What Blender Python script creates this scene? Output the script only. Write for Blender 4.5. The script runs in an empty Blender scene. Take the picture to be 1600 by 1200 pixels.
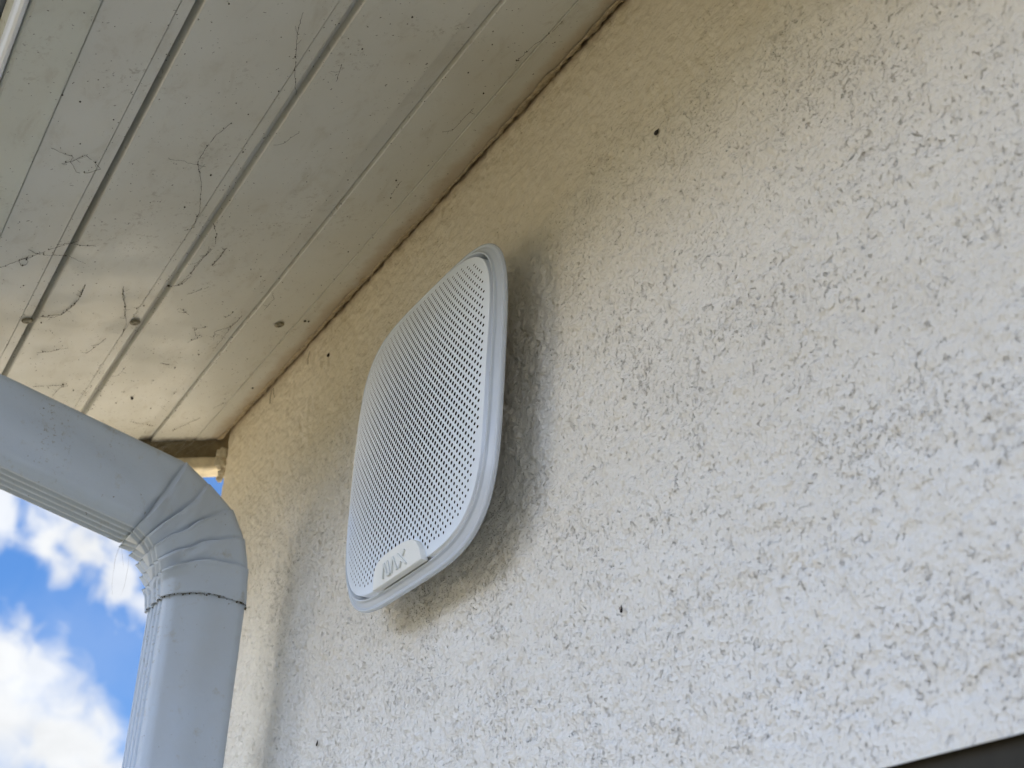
import bpy, bmesh, math, random
import numpy as np
from mathutils import Vector, Matrix
from mathutils.geometry import delaunay_2d_cdt
R = math.radians
rnd = random.Random(7)
sc = bpy.context.scene
col = sc.collection

# ------------------------------------------------------------------ camera
cam_d = bpy.data.cameras.new('camera'); cam = bpy.data.objects.new('camera', cam_d); col.objects.link(cam)
AX = np.array([[-.4870, -.3873, -.7828], [-.8724, .2583, .4149], [.0415, .8850, -.4637]])
u_, _, v_ = np.linalg.svd(AX); AX = u_ @ v_
mw = Matrix.Identity(4)
for i in range(3):
    for j in range(3): mw[i][j] = float(AX[i, j])
mw.translation = Vector((0, .345, 2.2))
cam.matrix_world = mw
cam_d.sensor_width = 36; cam_d.lens = 49.673
cam_d.clip_start = .01; cam_d.clip_end = 5000
cam_d.dof.use_dof = True; cam_d.dof.focus_distance = .85; cam_d.dof.aperture_fstop = 19
sc.camera = cam

# ------------------------------------------------------------------ light and sky
SUN = Vector((.80, -.125, .58)).normalized()
el = math.asin(SUN.z); az = math.atan2(SUN.x, SUN.y)
w = bpy.data.worlds.new('World'); sc.world = w; w.use_nodes = True
nt = w.node_tree; nt.nodes.clear()
def N(t, **k):
    n = nt.nodes.new(t)
    for a, b in k.items(): setattr(n, a, b)
    return n
def lk(a, b): nt.links.new(a, b)
out = N('ShaderNodeOutputWorld'); bg = N('ShaderNodeBackground'); lk(bg.outputs[0], out.inputs[0])
bg.inputs[1].default_value = .06
sky = N('ShaderNodeTexSky', sky_type='NISHITA'); sky.sun_disc = False
sky.sun_elevation = el; sky.sun_rotation = az; sky.dust_density = .2; sky.ozone_density = 3.0; sky.air_density = 1.0
tc = N('ShaderNodeTexCoord')
def vm(op, a, b=None):
    n = N('ShaderNodeVectorMath', operation=op)
    for i, x in enumerate((a, b)):
        if x is None: continue
        if isinstance(x, (tuple, list, Vector)): n.inputs[i].default_value = tuple(x)
        else: lk(x, n.inputs[i])
    return n
def mt(op, a, b=None, c=None, clamp=False):
    n = N('ShaderNodeMath', operation=op); n.use_clamp = clamp
    for i, x in enumerate((a, b, c)):
        if x is None: continue
        if isinstance(x, (int, float)): n.inputs[i].default_value = x
        else: lk(x, n.inputs[i])
    return n.outputs[0]
D = vm('NORMALIZE', tc.outputs['Generated']).outputs[0]
nz = N('ShaderNodeTexNoise'); nz.inputs['Scale'].default_value = 2.2; nz.inputs['Detail'].default_value = 7; nz.inputs['Roughness'].default_value = .55
lk(vm('MULTIPLY', D, (1, 1, 2.2)).outputs[0], nz.inputs['Vector'])
nf = N('ShaderNodeTexNoise'); nf.inputs['Scale'].default_value = 13; nf.inputs['Detail'].default_value = 8; nf.inputs['Roughness'].default_value = .58; nf.inputs['Distortion'].default_value = .25
lk(vm('MULTIPLY', D, (1, 1, 1.5)).outputs[0], nf.inputs['Vector'])
nb_ = N('ShaderNodeTexNoise'); nb_.inputs['Scale'].default_value = 42; nb_.inputs['Detail'].default_value = 5; nb_.inputs['Roughness'].default_value = .45; nb_.inputs['Distortion'].default_value = .4
lk(D, nb_.inputs['Vector'])
# cloud banks: soft ellipses round chosen sky directions, frayed by noise
def bank(d, r, amp, fray=.06):
    d = Vector(d).normalized()
    dist = vm('DISTANCE', D, d).outputs['Value']
    x = mt('ADD', dist, mt('MULTIPLY', mt('SUBTRACT', nb_.outputs[0], .5), -fray * 7))
    m = N('ShaderNodeMapRange', interpolation_type='SMOOTHSTEP'); m.inputs[1].default_value = r * 1.8; m.inputs[2].default_value = r * .2
    m.inputs[3].default_value = 0; m.inputs[4].default_value = amp; lk(x, m.inputs[0]); return m.outputs[0]
BANKS = [((.9312, -.1164, .3455), .020, .9, .010), ((.9293, -.1444, .3400), .021, 1.0, .010), ((.9285, -.1719, .3290), .020, 1.0, .010),
         ((.9282, -.1982, .3150), .017, .9, .010), ((.9283, -.2182, .3010), .012, .8, .008), ((.9636, -.1504, .2210), .042, 1.0, .008),
         ((.9596, -.1841, .2129), .034, 1.0, .008), ((.9572, -.2115, .1978), .024, 1.0, .008), ((.9566, -.1398, .2558), .022, 1.0, .008), ((.9538, -.1626, .2527), .018, .9, .008),
         ((.9400, -.19, .26), .05, .12, .01)]
cm = None
for b_ in BANKS:
    o_ = bank(*b_)
    cm = o_ if cm is None else mt('MAXIMUM', cm, o_)
# general broken cloud elsewhere, kept out of the clear patch beyond the corner
gen = N('ShaderNodeMapRange', interpolation_type='SMOOTHSTEP'); gen.inputs[1].default_value = .46; gen.inputs[2].default_value = .60; lk(nz.outputs[0], gen.inputs[0])
clear = vm('DISTANCE', D, Vector((.943, -.15, .28)).normalized()).outputs['Value']
cl = N('ShaderNodeMapRange', interpolation_type='SMOOTHSTEP'); cl.inputs[1].default_value = .13; cl.inputs[2].default_value = .30; lk(clear, cl.inputs[0])
cm = mt('MAXIMUM', cm, mt('MULTIPLY', gen.outputs[0], cl.outputs[0]))
# front-lit clouds opposite the sun are brighter than those seen against it
sd = vm('DOT_PRODUCT', D, tuple(SUN)).outputs['Value']
front = N('ShaderNodeMapRange', interpolation_type='SMOOTHSTEP'); front.inputs[1].default_value = .75; front.inputs[2].default_value = .05; front.inputs[3].default_value = 9.8; front.inputs[4].default_value = 84; lk(sd, front.inputs[0])
cb = mt('MULTIPLY', front.outputs[0], mt('ADD', .72, mt('MULTIPLY', nf.outputs[0], .5)))
# low clouds are warmed by the air in front of them, high ones are bluish white
sz = N('ShaderNodeSeparateXYZ'); lk(D, sz.inputs[0])
hz = N('ShaderNodeMapRange', interpolation_type='SMOOTHSTEP'); hz.inputs[1].default_value = .0; hz.inputs[2].default_value = .55; lk(sz.outputs[2], hz.inputs[0])
fy_ = N('ShaderNodeMapRange', interpolation_type='SMOOTHSTEP'); fy_.inputs[1].default_value = -.05; fy_.inputs[2].default_value = .35; lk(sz.outputs[1], fy_.inputs[0])
cw = N('ShaderNodeMix', data_type='RGBA'); lk(hz.outputs[0], cw.inputs[0]); cw.inputs[6].default_value = (1.22, 1.02, .72, 1); cw.inputs[7].default_value = (.80, .97, 1.22, 1)
fx_ = N('ShaderNodeMapRange', interpolation_type='SMOOTHSTEP'); fx_.inputs[1].default_value = .30; fx_.inputs[2].default_value = -.35; lk(sz.outputs[0], fx_.inputs[0])
cw3 = N('ShaderNodeMix', data_type='RGBA'); lk(mt('MULTIPLY', fx_.outputs[0], mt('ADD', .55, mt('MULTIPLY', hz.outputs[0], .45))), cw3.inputs[0]); lk(cw.outputs[2], cw3.inputs[6]); cw3.inputs[7].default_value = (.36, .56, .98, 1); cw = cw3
cw2 = N('ShaderNodeMix', data_type='RGBA'); lk(fy_.outputs[0], cw2.inputs[0]); cw2.inputs[6].default_value = (.98, 1.0, 1.02, 1); lk(cw.outputs[2], cw2.inputs[7])
cc = N('ShaderNodeVectorMath', operation='SCALE'); lk(cw2.outputs[2], cc.inputs[0]); lk(cb, cc.inputs[3])
skm = vm('MULTIPLY', sky.outputs[0], (.30, .56, .90)).outputs[0]
mix = N('ShaderNodeMix', data_type='RGBA'); lk(cm, mix.inputs[0]); lk(skm, mix.inputs[6]); lk(cc.outputs[0], mix.inputs[7])
lk(mix.outputs[2], bg.inputs[0])

sun_d = bpy.data.lights.new('sun', 'SUN'); sun_d.energy = 5.0; sun_d.angle = R(.5); sun_d.color = (1, .88, .70)
sun = bpy.data.objects.new('sun', sun_d); col.objects.link(sun)
sun.rotation_euler = SUN.to_track_quat('Z', 'Y').to_euler()

sc.view_settings.view_transform = 'Standard'; sc.view_settings.look = 'None'
sc.view_settings.exposure = 0.73; sc.view_settings.gamma = 1
sc.render.engine = 'CYCLES'
sc.cycles.max_bounces = 10; sc.cycles.diffuse_bounces = 6

# ------------------------------------------------------------------ materials
class Mat:
    def __init__(s, name, base, rough=.5, spec=.5):
        s.m = bpy.data.materials.new(name); s.m.use_nodes = True; s.t = s.m.node_tree
        s.p = s.t.nodes['Principled BSDF']; s.p.inputs['Roughness'].default_value = rough
        s.p.inputs['Specular IOR Level'].default_value = spec
        s.p.inputs['Base Color'].default_value = (*base, 1); s.col = None; s.base = base; s.h = None
        s.tc = s.t.nodes.new('ShaderNodeTexCoord')
    def noise(s, scale, detail=4, rough=.5, stretch=(1, 1, 1), dist=0):
        n = s.t.nodes.new('ShaderNodeTexNoise'); n.inputs['Scale'].default_value = scale
        n.inputs['Detail'].default_value = detail; n.inputs['Roughness'].default_value = rough; n.inputs['Distortion'].default_value = dist
        mp = s.t.nodes.new('ShaderNodeMapping'); mp.inputs['Scale'].default_value = stretch
        s.t.links.new(s.tc.outputs['Object'], mp.inputs[0]); s.t.links.new(mp.outputs[0], n.inputs['Vector']); return n.outputs[0]
    def voro(s, scale):
        n = s.t.nodes.new('ShaderNodeTexVoronoi'); n.inputs['Scale'].default_value = scale
        s.t.links.new(s.tc.outputs['Object'], n.inputs['Vector']); return n.outputs['Distance']
    def xyz(s, i):
        n = s.t.nodes.new('ShaderNodeSeparateXYZ'); s.t.links.new(s.tc.outputs['Object'], n.inputs[0]); return n.outputs[i]
    def attr(s, name):
        n = s.t.nodes.new('ShaderNodeAttribute'); n.attribute_name = name; return n.outputs['Fac']
    def rng(s, a, lo, hi, o0=0., o1=1.):
        n = s.t.nodes.new('ShaderNodeMapRange'); n.interpolation_type = 'SMOOTHSTEP'
        for i, v in enumerate((lo, hi, o0, o1)): n.inputs[i + 1].default_value = v
        s.t.links.new(a, n.inputs[0]); return n.outputs[0]
    def op(s, o, a, b):
        n = s.t.nodes.new('ShaderNodeMath'); n.operation = o
        for i, x in enumerate((a, b)):
            if isinstance(x, (int, float)): n.inputs[i].default_value = x
            else: s.t.links.new(x, n.inputs[i])
        return n.outputs[0]
    def tint(s, fac, c):
        n = s.t.nodes.new('ShaderNodeMix'); n.data_type = 'RGBA'
        s.t.links.new(fac, n.inputs[0])
        if s.col is None: n.inputs[6].default_value = (*s.base, 1)
        else: s.t.links.new(s.col, n.inputs[6])
        n.inputs[7].default_value = (*c, 1); s.col = n.outputs[2]
        s.t.links.new(s.col, s.p.inputs['Base Color']); return s
    def bump(s, h, dist=.001, strength=1.):
        n = s.t.nodes.new('ShaderNodeBump'); n.inputs['Distance'].default_value = dist
        if isinstance(strength, (int, float)): n.inputs['Strength'].default_value = strength
        else: s.t.links.new(strength, n.inputs['Strength'])
        s.t.links.new(h, n.inputs['Height'])
        if s.h is not None: s.t.links.new(s.h, n.inputs['Normal'])
        s.h = n.outputs[0]; s.t.links.new(s.h, s.p.inputs['Normal']); return s

def stucco():
    a = Mat('wall_render', (.80, .785, .745), .9, .2)
    a.tint(a.rng(a.noise(9, 4, .6), .35, .75, 0, .22), (.68, .64, .57))
    a.tint(a.op('MULTIPLY', a.attr('pit'), .10), (.27, .23, .17))           # darker in the pits
    a.tint(a.rng(a.noise(6, 5, .65, (1, 1, .35)), .52, .80, 0, .10), (.66, .61, .52))        # faint weather streaks
    # yellow band under the eaves: warm, dim bounce light painted into the colour
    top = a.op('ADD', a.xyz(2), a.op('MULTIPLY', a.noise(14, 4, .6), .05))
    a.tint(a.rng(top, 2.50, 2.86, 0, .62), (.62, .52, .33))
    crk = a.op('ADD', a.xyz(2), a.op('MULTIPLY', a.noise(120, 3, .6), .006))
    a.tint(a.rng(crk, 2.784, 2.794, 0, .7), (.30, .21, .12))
    a.tint(a.rng(a.noise(330, 2, .5), .70, .76, 0, .45), (.22, .19, .14))
    den = a.rng(a.noise(22, 3, .6), .3, .7, -.035, .045)
    p1 = a.rng(a.op('ADD', a.noise(300, 3, .62, (1, 1, .9), .15), den), .605, .68)
    p2 = a.rng(a.op('ADD', a.noise(560, 2, .6), den), .64, .70)
    pp = a.op('MAXIMUM', p1, a.op('MULTIPLY', p2, .8))
    a.tint(a.op('MULTIPLY', pp, .09), (.25, .21, .155))
    # the sheltered top of the wall was trowelled smoother
    sm = a.rng(a.op('ADD', a.xyz(2), a.op('MULTIPLY', a.noise(9, 3, .6), .10)), 2.66, 2.80, 1, .38)
    a.bump(a.op('SUBTRACT', 1, pp), .0014, a.op('MULTIPLY', sm, 1.))
    a.bump(a.noise(270, 3, .55, (.9, 1, 1)), .0036, a.op('MULTIPLY', sm, .8))
    a.bump(a.noise(640, 3, .6, (.9, 1, 1)), .0009, a.op('MULTIPLY', sm, .7))
    return a.m
def soffit_mat(name, base, green=0):
    a = Mat(name, base, .33, .45)
    a.tint(a.rng(a.noise(7, 3, .5, (1, 1, 1)), .35, .75, 0, .5), (.50, .47, .38))
    a.tint(a.op('MULTIPLY', a.rng(a.noise(190, 5, .75), .54, .66), a.rng(a.noise(13, 4, .6), .48, .66, 0, .5)), (.22, .18, .13))
    a.tint(a.rng(a.noise(60, 6, .7, (.5, 1, 1), .5), .50, .80, 0, .42), (.36, .32, .24))
    a.tint(a.rng(a.noise(420, 2, .5), .705, .74, 0, .85), (.07, .055, .04))
    y = a.op('ADD', a.xyz(1), a.op('MULTIPLY', a.op('SUBTRACT', a.noise(38, 5, .65), .5), .018))
    a.tint(a.rng(y, .019, .007, 0, .55), (.38, .27, .15))
    # black mould round the open end by the corner
    x = a.op('ADD', a.xyz(0), a.op('MULTIPLY', a.op('SUBTRACT', a.noise(90, 5, .7), .5), .022))
    a.tint(a.rng(x, 1.243, 1.259, 0, .93), (.03, .025, .02))
    a.bump(a.noise(26, 3, .5, (.45, 1, 1)), .0016, .3)
    r = a.rng(a.noise(25, 5, .6), .35, .7, .30, .55); a.t.links.new(r, a.p.inputs['Roughness'])
    return a.m
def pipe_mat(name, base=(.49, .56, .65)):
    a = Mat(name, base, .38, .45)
    a.tint(a.rng(a.noise(16, 5, .6), .42, .75, 0, .35), (.45, .48, .50))
    a.tint(a.rng(a.noise(240, 3, .6), .70, .75, 0, .75), (.12, .10, .07))
    a.tint(a.rng(a.noise(70, 5, .7), .57, .76, 0, .5), (.33, .29, .20))
    a.tint(a.op('MULTIPLY', a.rng(a.noise(320, 4, .7), .58, .66), a.rng(a.noise(17, 4, .6, (1, 1, .4)), .50, .66, 0, .6)), (.22, .19, .13))
    a.bump(a.noise(28, 3, .5), .002, .35)
    a.bump(a.noise(700, 2, .5), .0001, .5)
    return a.m
def plain(name, base, rough=.5, vary=.12, scale=60, bump=.0, spec=.5):
    a = Mat(name, base, rough, spec)
    a.tint(a.rng(a.noise(scale, 4, .6), .35, .7, 0, 1), tuple(c * (1 - vary) for c in base))
    if bump: a.bump(a.noise(scale * 6, 3, .6), bump, .6)
    return a.m
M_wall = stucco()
M_soff = soffit_mat('soffit_white', (.62, .625, .59))
M_trim = soffit_mat('trim_white', (.60, .62, .56))
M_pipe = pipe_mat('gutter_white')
M_fill = plain('old_filler', (.46, .38, .26), .9, .35, 300, .0006)
M_dark = plain('dark_anthracite', (.040, .037, .030), .7, .2, spec=.2)
M_glass = plain('window_glass', (.03, .035, .04), .05, .1)
M_cream = plain('barge_cream', (.66, .60, .46), .6, .25, 90)
M_tan = plain('barge_tan', (.33, .28, .18), .8, .3, 120)
M_fasc = plain('fascia_white', (.74, .76, .77), .35, .06, 12)
M_roof = plain('roof_tiles', (.20, .11, .08), .85, .3, 20, .003)
M_bug = plain('insect_dark', (.012, .007, .006), .45, .3, 900)
M_pale = plain('insect_pale', (.35, .30, .25), .6, .3, 900)
M_web = plain('dirty_web', (.05, .038, .028), .9, .4, 900)
M_silk = plain('pale_web', (.50, .46, .38), .7, .2, 900)
M_moss = plain('moss', (.07, .055, .03), .95, .4, 500)
M_screw = plain('screw_dirty', (.30, .27, .19), .6, .5, 500)
M_grille = plain('siren_grille', (.80, .87, .96), .27, .03, 40, spec=.95)
a = Mat('siren_ring', (.55, .60, .67), .26, .5); a.tint(a.rng(a.noise(20, 3), .3, .7, 0, 1), (.53, .58, .65))
a.p.inputs['Subsurface Weight'].default_value = .2; a.p.inputs['Subsurface Scale'].default_value = .004
a.p.inputs['Subsurface Radius'].default_value = (1, 1.1, 1.3); M_ring = a.m
M_badge = plain('badge_grey', (.80, .82, .81), .45, .03, 50)
M_letter = plain('badge_letters', (.70, .73, .73), .4, .05, 50)
M_in = plain('siren_inside', (.003, .003, .005), .95, .2, spec=0.)
M_body = plain('siren_body', (.50, .52, .52), .5, .05)
def ground_mat():
    a = Mat('dry_ground', (.20, .145, .07), .95, .1)
    a.tint(a.rng(a.noise(1.5, 6, .6), .4, .65), (.10, .11, .045)); a.tint(a.rng(a.noise(40, 6, .7), .5, .8), (.22, .18, .12))
    a.bump(a.noise(60, 4, .7), .02, .6); return a.m
M_ground = ground_mat()

# ------------------------------------------------------------------ helpers
def tag(o, label=None, cat=None, group=None, kind=None):
    if label: o['label'] = label
    if cat: o['category'] = cat
    if group: o['group'] = group
    if kind: o['kind'] = kind
    return o
def link(name, me, mat, parent=None, smooth=False):
    o = bpy.data.objects.new(name, me); col.objects.link(o)
    if mat is not None: me.materials.append(mat)
    if parent: o.parent = parent
    me.polygons.foreach_set('use_smooth', [bool(smooth)] * len(me.polygons))
    return o
def mesh(name, v, f, mat, parent=None, smooth=False):
    me = bpy.data.meshes.new(name); me.from_pydata([tuple(map(float, p)) for p in v], [], [tuple(map(int, q)) for q in f]); me.update()
    bm = bmesh.new(); bm.from_mesh(me); bmesh.ops.recalc_face_normals(bm, faces=bm.faces); bm.to_mesh(me); bm.free()
    return link(name, me, mat, parent, smooth)
def empty(name, loc=(0, 0, 0)):
    o = bpy.data.objects.new(name, None); col.objects.link(o); o.location = loc; o.empty_display_size = .05; return o
def box_vf(x0, x1, y0, y1, z0, z1):
    v = [(x, y, z) for x in (x0, x1) for y in (y0, y1) for z in (z0, z1)]
    return v, [(0, 1, 3, 2), (4, 6, 7, 5), (0, 4, 5, 1), (2, 3, 7, 6), (0, 2, 6, 4), (1, 5, 7, 3)]
def boxes(name, lst, mat, parent=None, bevel=0):
    V = []; F = []
    for b in lst:
        v, f = box_vf(*b); k = len(V); V += v; F += [tuple(i + k for i in q) for q in f]
    o = mesh(name, V, F, mat, parent)
    if bevel:
        bm = bmesh.new(); bm.from_mesh(o.data); bmesh.ops.bevel(bm, geom=bm.edges[:], offset=bevel, segments=2, profile=.5, affect='EDGES'); bm.to_mesh(o.data); bm.free()
    return o
rs = np.random.RandomState(11)
LAT = rs.rand(512, 512)
def vn(x, y, s, o=0):
    x = x / s + o * 17.3 + 40; y = y / s + o * 9.1 + 40
    xi = np.floor(x).astype(int); yi = np.floor(y).astype(int); fx = x - xi; fy = y - yi
    fx = fx * fx * fx * (fx * (fx * 6 - 15) + 10); fy = fy * fy * fy * (fy * (fy * 6 - 15) + 10)
    g = lambda a, b: LAT[a % 512, b % 512]
    return (g(xi, yi) * (1 - fx) + g(xi + 1, yi) * fx) * (1 - fy) + (g(xi, yi + 1) * (1 - fx) + g(xi + 1, yi + 1) * fx) * fy
def grid_mesh(P, mat, name, parent=None, smooth=True, closed=False, keep=None):
    n, m = P.shape[:2]
    idx = np.arange(n * m).reshape(n, m)
    if closed: idx = np.concatenate([idx, idx[:, :1]], 1)
    q = np.stack([idx[:-1, :-1], idx[1:, :-1], idx[1:, 1:], idx[:-1, 1:]], -1)
    if keep is not None: q = q[keep]
    q = q.reshape(-1, 4)
    me = bpy.data.meshes.new(name); me.vertices.add(n * m); me.vertices.foreach_set('co', P.reshape(-1).astype(np.float32))
    me.loops.add(len(q) * 4); me.loops.foreach_set('vertex_index', q.reshape(-1).astype(np.int32))
    me.polygons.add(len(q)); me.polygons.foreach_set('loop_start', np.arange(0, len(q) * 4, 4, dtype=np.int32))
    me.update(calc_edges=True); me.validate()
    return link(name, me, mat, parent, smooth)

# ------------------------------------------------------------------ ground
g = mesh('ground', [(-1500, -1500, 0), (1500, -1500, 0), (1500, 1500, 0), (-1500, 1500, 0)], [(0, 1, 2, 3)], M_ground)
tag(g, kind='structure')
M_strip = plain('strip_pale', (.50, .43, .32), .95, .25, 30, .004, .1)
g = mesh('bounce_strip', [(1.55, -14, .004), (12, -14, .004), (12, 16, .004), (1.55, 16, .004)], [(0, 1, 2, 3)], M_strip)  # added unseen ground strip, bounces sunlight up to the soffit end
tag(g, kind='structure')

# ------------------------------------------------------------------ house
ZS = 2.788; TILT = math.atan(.3); CX = 1.243
SD = Vector((0, math.cos(TILT), -math.sin(TILT))); SN = Vector((0, -math.sin(TILT), -math.cos(TILT)))   # along slope, and down out of soffit
def sof(x, s, n=0.):
    p = Vector((x, 0, ZS)) + SD * s + SN * n; return (p.x, p.y, p.z)
house = empty('house', (0, 0, 0))
tag(house, 'house corner with cream roughcast render wall and dirty white panelled eaves', 'house')

WX0, WX1, WZ0, WZ1 = -1.10, .53, 1.15, 2.313
xs = np.concatenate([np.linspace(-6, WX0, 8)[:-1], np.linspace(WX0, .24, 12)[:-1], np.arange(.24, WX1, .0012), np.arange(WX1, CX - .012, .0012)])
th = np.linspace(0, math.pi / 2, 9)
zs = np.concatenate([np.linspace(0, WZ0, 4)[:-1], np.linspace(WZ0, WZ1, 5)[:-1], np.arange(WZ1, 2.80, .0012), [2.83, 2.86]])
# front face then a small rounded corner then the gable return
nx = len(xs)
XR = np.concatenate([xs, CX - .012 + .012 * np.sin(th), np.full(6, CX)])
YR = np.concatenate([np.zeros(nx), -.012 + .012 * np.cos(th), -np.array([.02, .04, .1, .5, 3, 6.])])
NX_ = np.concatenate([np.zeros(nx), np.sin(th), np.ones(6)]); NY_ = np.concatenate([np.ones(nx), np.cos(th), np.zeros(6)])
SU = np.concatenate([xs, CX - .012 + .012 * th, CX + np.array([.02, .04, .1, .5, 3, 6.])])
UU, ZZ = np.meshgrid(SU, zs, indexing='ij')
warp = (vn(UU, ZZ, .010, 1) - .5) * .006
A_ = UU + warp; B_ = ZZ + (vn(UU, ZZ, .009, 2) - .5) * .006
h1 = .55 * vn(A_, B_, .0038, 3) + .45 * vn(A_, B_, .0020, 4)
h2 = .5 * vn(A_ * 1.1 + B_ * .5, B_ * .8 - A_ * .35, .0026, 5) + .5 * vn(A_, B_, .0016, 6)
dens = .5 + .9 * (vn(UU, ZZ, .045, 7) - .5)
pit = np.clip((.27 - h1 + .16 * (dens - .5)) / .12, 0, 1) * .75 + np.clip((.24 - h2 + .16 * (dens - .5)) / .10, 0, 1) * .9
pit = np.clip(pit, 0, 1.2)
und = (vn(UU, ZZ, .013, 8) - .5) * .0011 + (vn(UU, ZZ, .05, 9) - .5) * .0016 + (vn(UU / 1.2, ZZ, .0034, 10) - .5) * .0015 + (vn(UU / 1.3 + ZZ * .1, ZZ, .0062, 11) - .5) * .0020
edge = np.clip((ZZ - WZ1 - .010) / .006, 0, 1); edge = np.where(UU < WX1 + .02, edge, np.clip(edge + (UU - WX1) / .01, 0, 1))   # smooth render bead over the window
fade = np.clip((UU - .24) / .01, 0, 1) * np.clip((2.80 - ZZ) / .004, 0, 1) * np.clip((CX + .035 - UU) / .01, 0, 1) * np.clip((ZZ - WZ1) / .002 + .0, 0, 1)
disp = (und - pit * .00085) * fade * (1 - .45 * np.clip((ZZ - 2.60) / .12, 0, 1)) * (edge * .92 + .08)
P = np.stack([XR[:, None] + NX_[:, None] * disp, YR[:, None] + NY_[:, None] * disp, ZZ], -1)
cxm = (UU[:-1, :-1] + UU[1:, 1:]) / 2; czm = (ZZ[:-1, :-1] + ZZ[1:, 1:]) / 2
keep = ~((cxm > WX0) & (cxm < WX1) & (czm > WZ0) & (czm < WZ1))
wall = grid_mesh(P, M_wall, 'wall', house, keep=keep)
at_ = wall.data.attributes.new('pit', 'FLOAT', 'POINT')
at_.data.foreach_set('value', (np.clip(pit, 0, 1) * fade * edge).reshape(-1).astype(np.float32))
# far walls that close the house
boxes('rear_wall', [(-6, CX - .002, -6.2, -6, 0, 2.86), (-6.2, -6, -6.2, 0, 0, 2.86), (-6, CX - .02, -5.99, -.3, 2.80, 2.84)], M_wall, house)

# window: reveal, dark frame, pane
win = boxes('window', [(WX0, WX1, -.30, -.05, WZ1 - .028, WZ1 - .001), (WX0, WX1, -.30, -.05, WZ0 + .001, WZ0 + .03), (WX0 + .001, WX0 + .03, -.30, -.05, WZ0 + .03, WZ1 - .028), (WX1 - .03, WX1 - .001, -.30, -.05, WZ0 + .03, WZ1 - .028)], M_dark, house)
fr = boxes('frame', [(WX0, WX1, -.05, -.004, WZ1 - .085, WZ1 + .03), (WX0, WX1, -.05, -.010, WZ0 + .002, WZ0 + .085), (WX0 + .002, WX0 + .075, -.049, -.0105, WZ0 + .085, WZ1 - .085), (WX1 - .075, WX1 - .002, -.049, -.0105, WZ0 + .085, WZ1 - .085), (-.32, -.25, -.049, -.0105, WZ0 + .085, WZ1 - .085)], M_dark, win, .002)
boxes('pane', [(WX0 + .074, WX1 - .074, -.036, -.030, WZ0 + .084, WZ1 - .084)], M_glass, win)
boxes('window_sill', [(WX0 - .04, WX1 + .04, -.10, .045, WZ0 - .04, WZ0 - .002)], M_cream, house, .004)

# soffit boards: profiles (s along the slope, n: minus = recessed up)
def board(name, prof, mat, x0, x1, parent, nseg=90):
    X = np.linspace(x0, x1, nseg); pr = np.array(prof)
    P = np.zeros((nseg, len(pr), 3))
    wob = (vn(X, X * 0 + pr[0, 0], .09, 12) - .5) * .0012 + (vn(X, X * 0 + pr[0, 0], .6, 13) - .5) * .0015
    for j, (s, n) in enumerate(pr):
        c = Vector((0, 0, ZS)) + SD * s + SN * n
        P[:, j, 0] = X; P[:, j, 1] = c.y + SN.y * wob; P[:, j, 2] = c.z + SN.z * wob
    o = grid_mesh(P, mat, name, parent, smooth=False); return o
soffit = empty('soffit', (0, 0, 0)); soffit.parent = house
XE = 1.258; X0 = -6
def vboard(s0, s1, groove):      # visible face between s0 and s1 with its stepped groove at s1
    pr = [(s0, -.012), (s0, -.0008), (s0 + .0008, 0)]
    if groove: pr += [(s1 - .0022, 0), (s1 - .0012, -.0006), (s1 - .0010, -.0012), (s1 + .0002, -.0012)]
    else: pr += [(s1 - .0008, 0), (s1, -.0008)]
    pr += [(s1, -.012)]
    return pr
# wall channel
board('channel_trim', [(.0016, -.014), (.0016, -.0004), (.0022, 0), (.0278, .0001), (.0281, .0003), (.0286, .0003), (.0288, -.0003), (.0292, -.010)], M_soff, X0, XE, soffit)
board('board', [(.0291, -.010), (.0291, -.0005), (.0298, 0), (.0722, 0), (.0727, -.0004), (.0728, -.009)], M_soff, X0, XE, soffit)
board('board', [(.0735, -.009), (.0735, -.0030), (.0862, -.0022), (.0866, -.0020), (.0870, 0), (.1526, 0), (.1532, -.0008), (.1534, -.0055), (.1565, -.0056)], M_soff, X0, XE, soffit)
board('board', [(.1560, -.0052), (.1592, -.0030), (.1597, -.0008), (.1602, -.0006), (.1672, -.0006), (.1674, -.0016), (.1678, -.0016), (.1680, 0), (.2380, 0), (.2386, -.0008), (.2388, -.0090), (.2412, -.0091)], M_soff, X0, XE, soffit)
board('board', [(.2408, -.0085), (.2430, -.0036), (.2434, -.0008), (.2440, -.0006), (.2504, -.0006), (.2506, -.0016), (.2510, -.0016), (.2512, 0), (.2896, 0), (.2902, -.0008), (.2903, -.004)], M_soff, X0, XE, soffit)
board('edge_trim', [(.2906, -.006), (.2908, .0006), (.2916, .0018), (.2930, .0020), (.3225, .0020), (.3244, .0030), (.3250, .0020), (.3252, -.03)], M_trim, X0, XE + .02, soffit)
boxes('soffit_backing', [(X0, 1.2, .0, .30, 2.80, 2.803)], M_dark, soffit)
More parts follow.
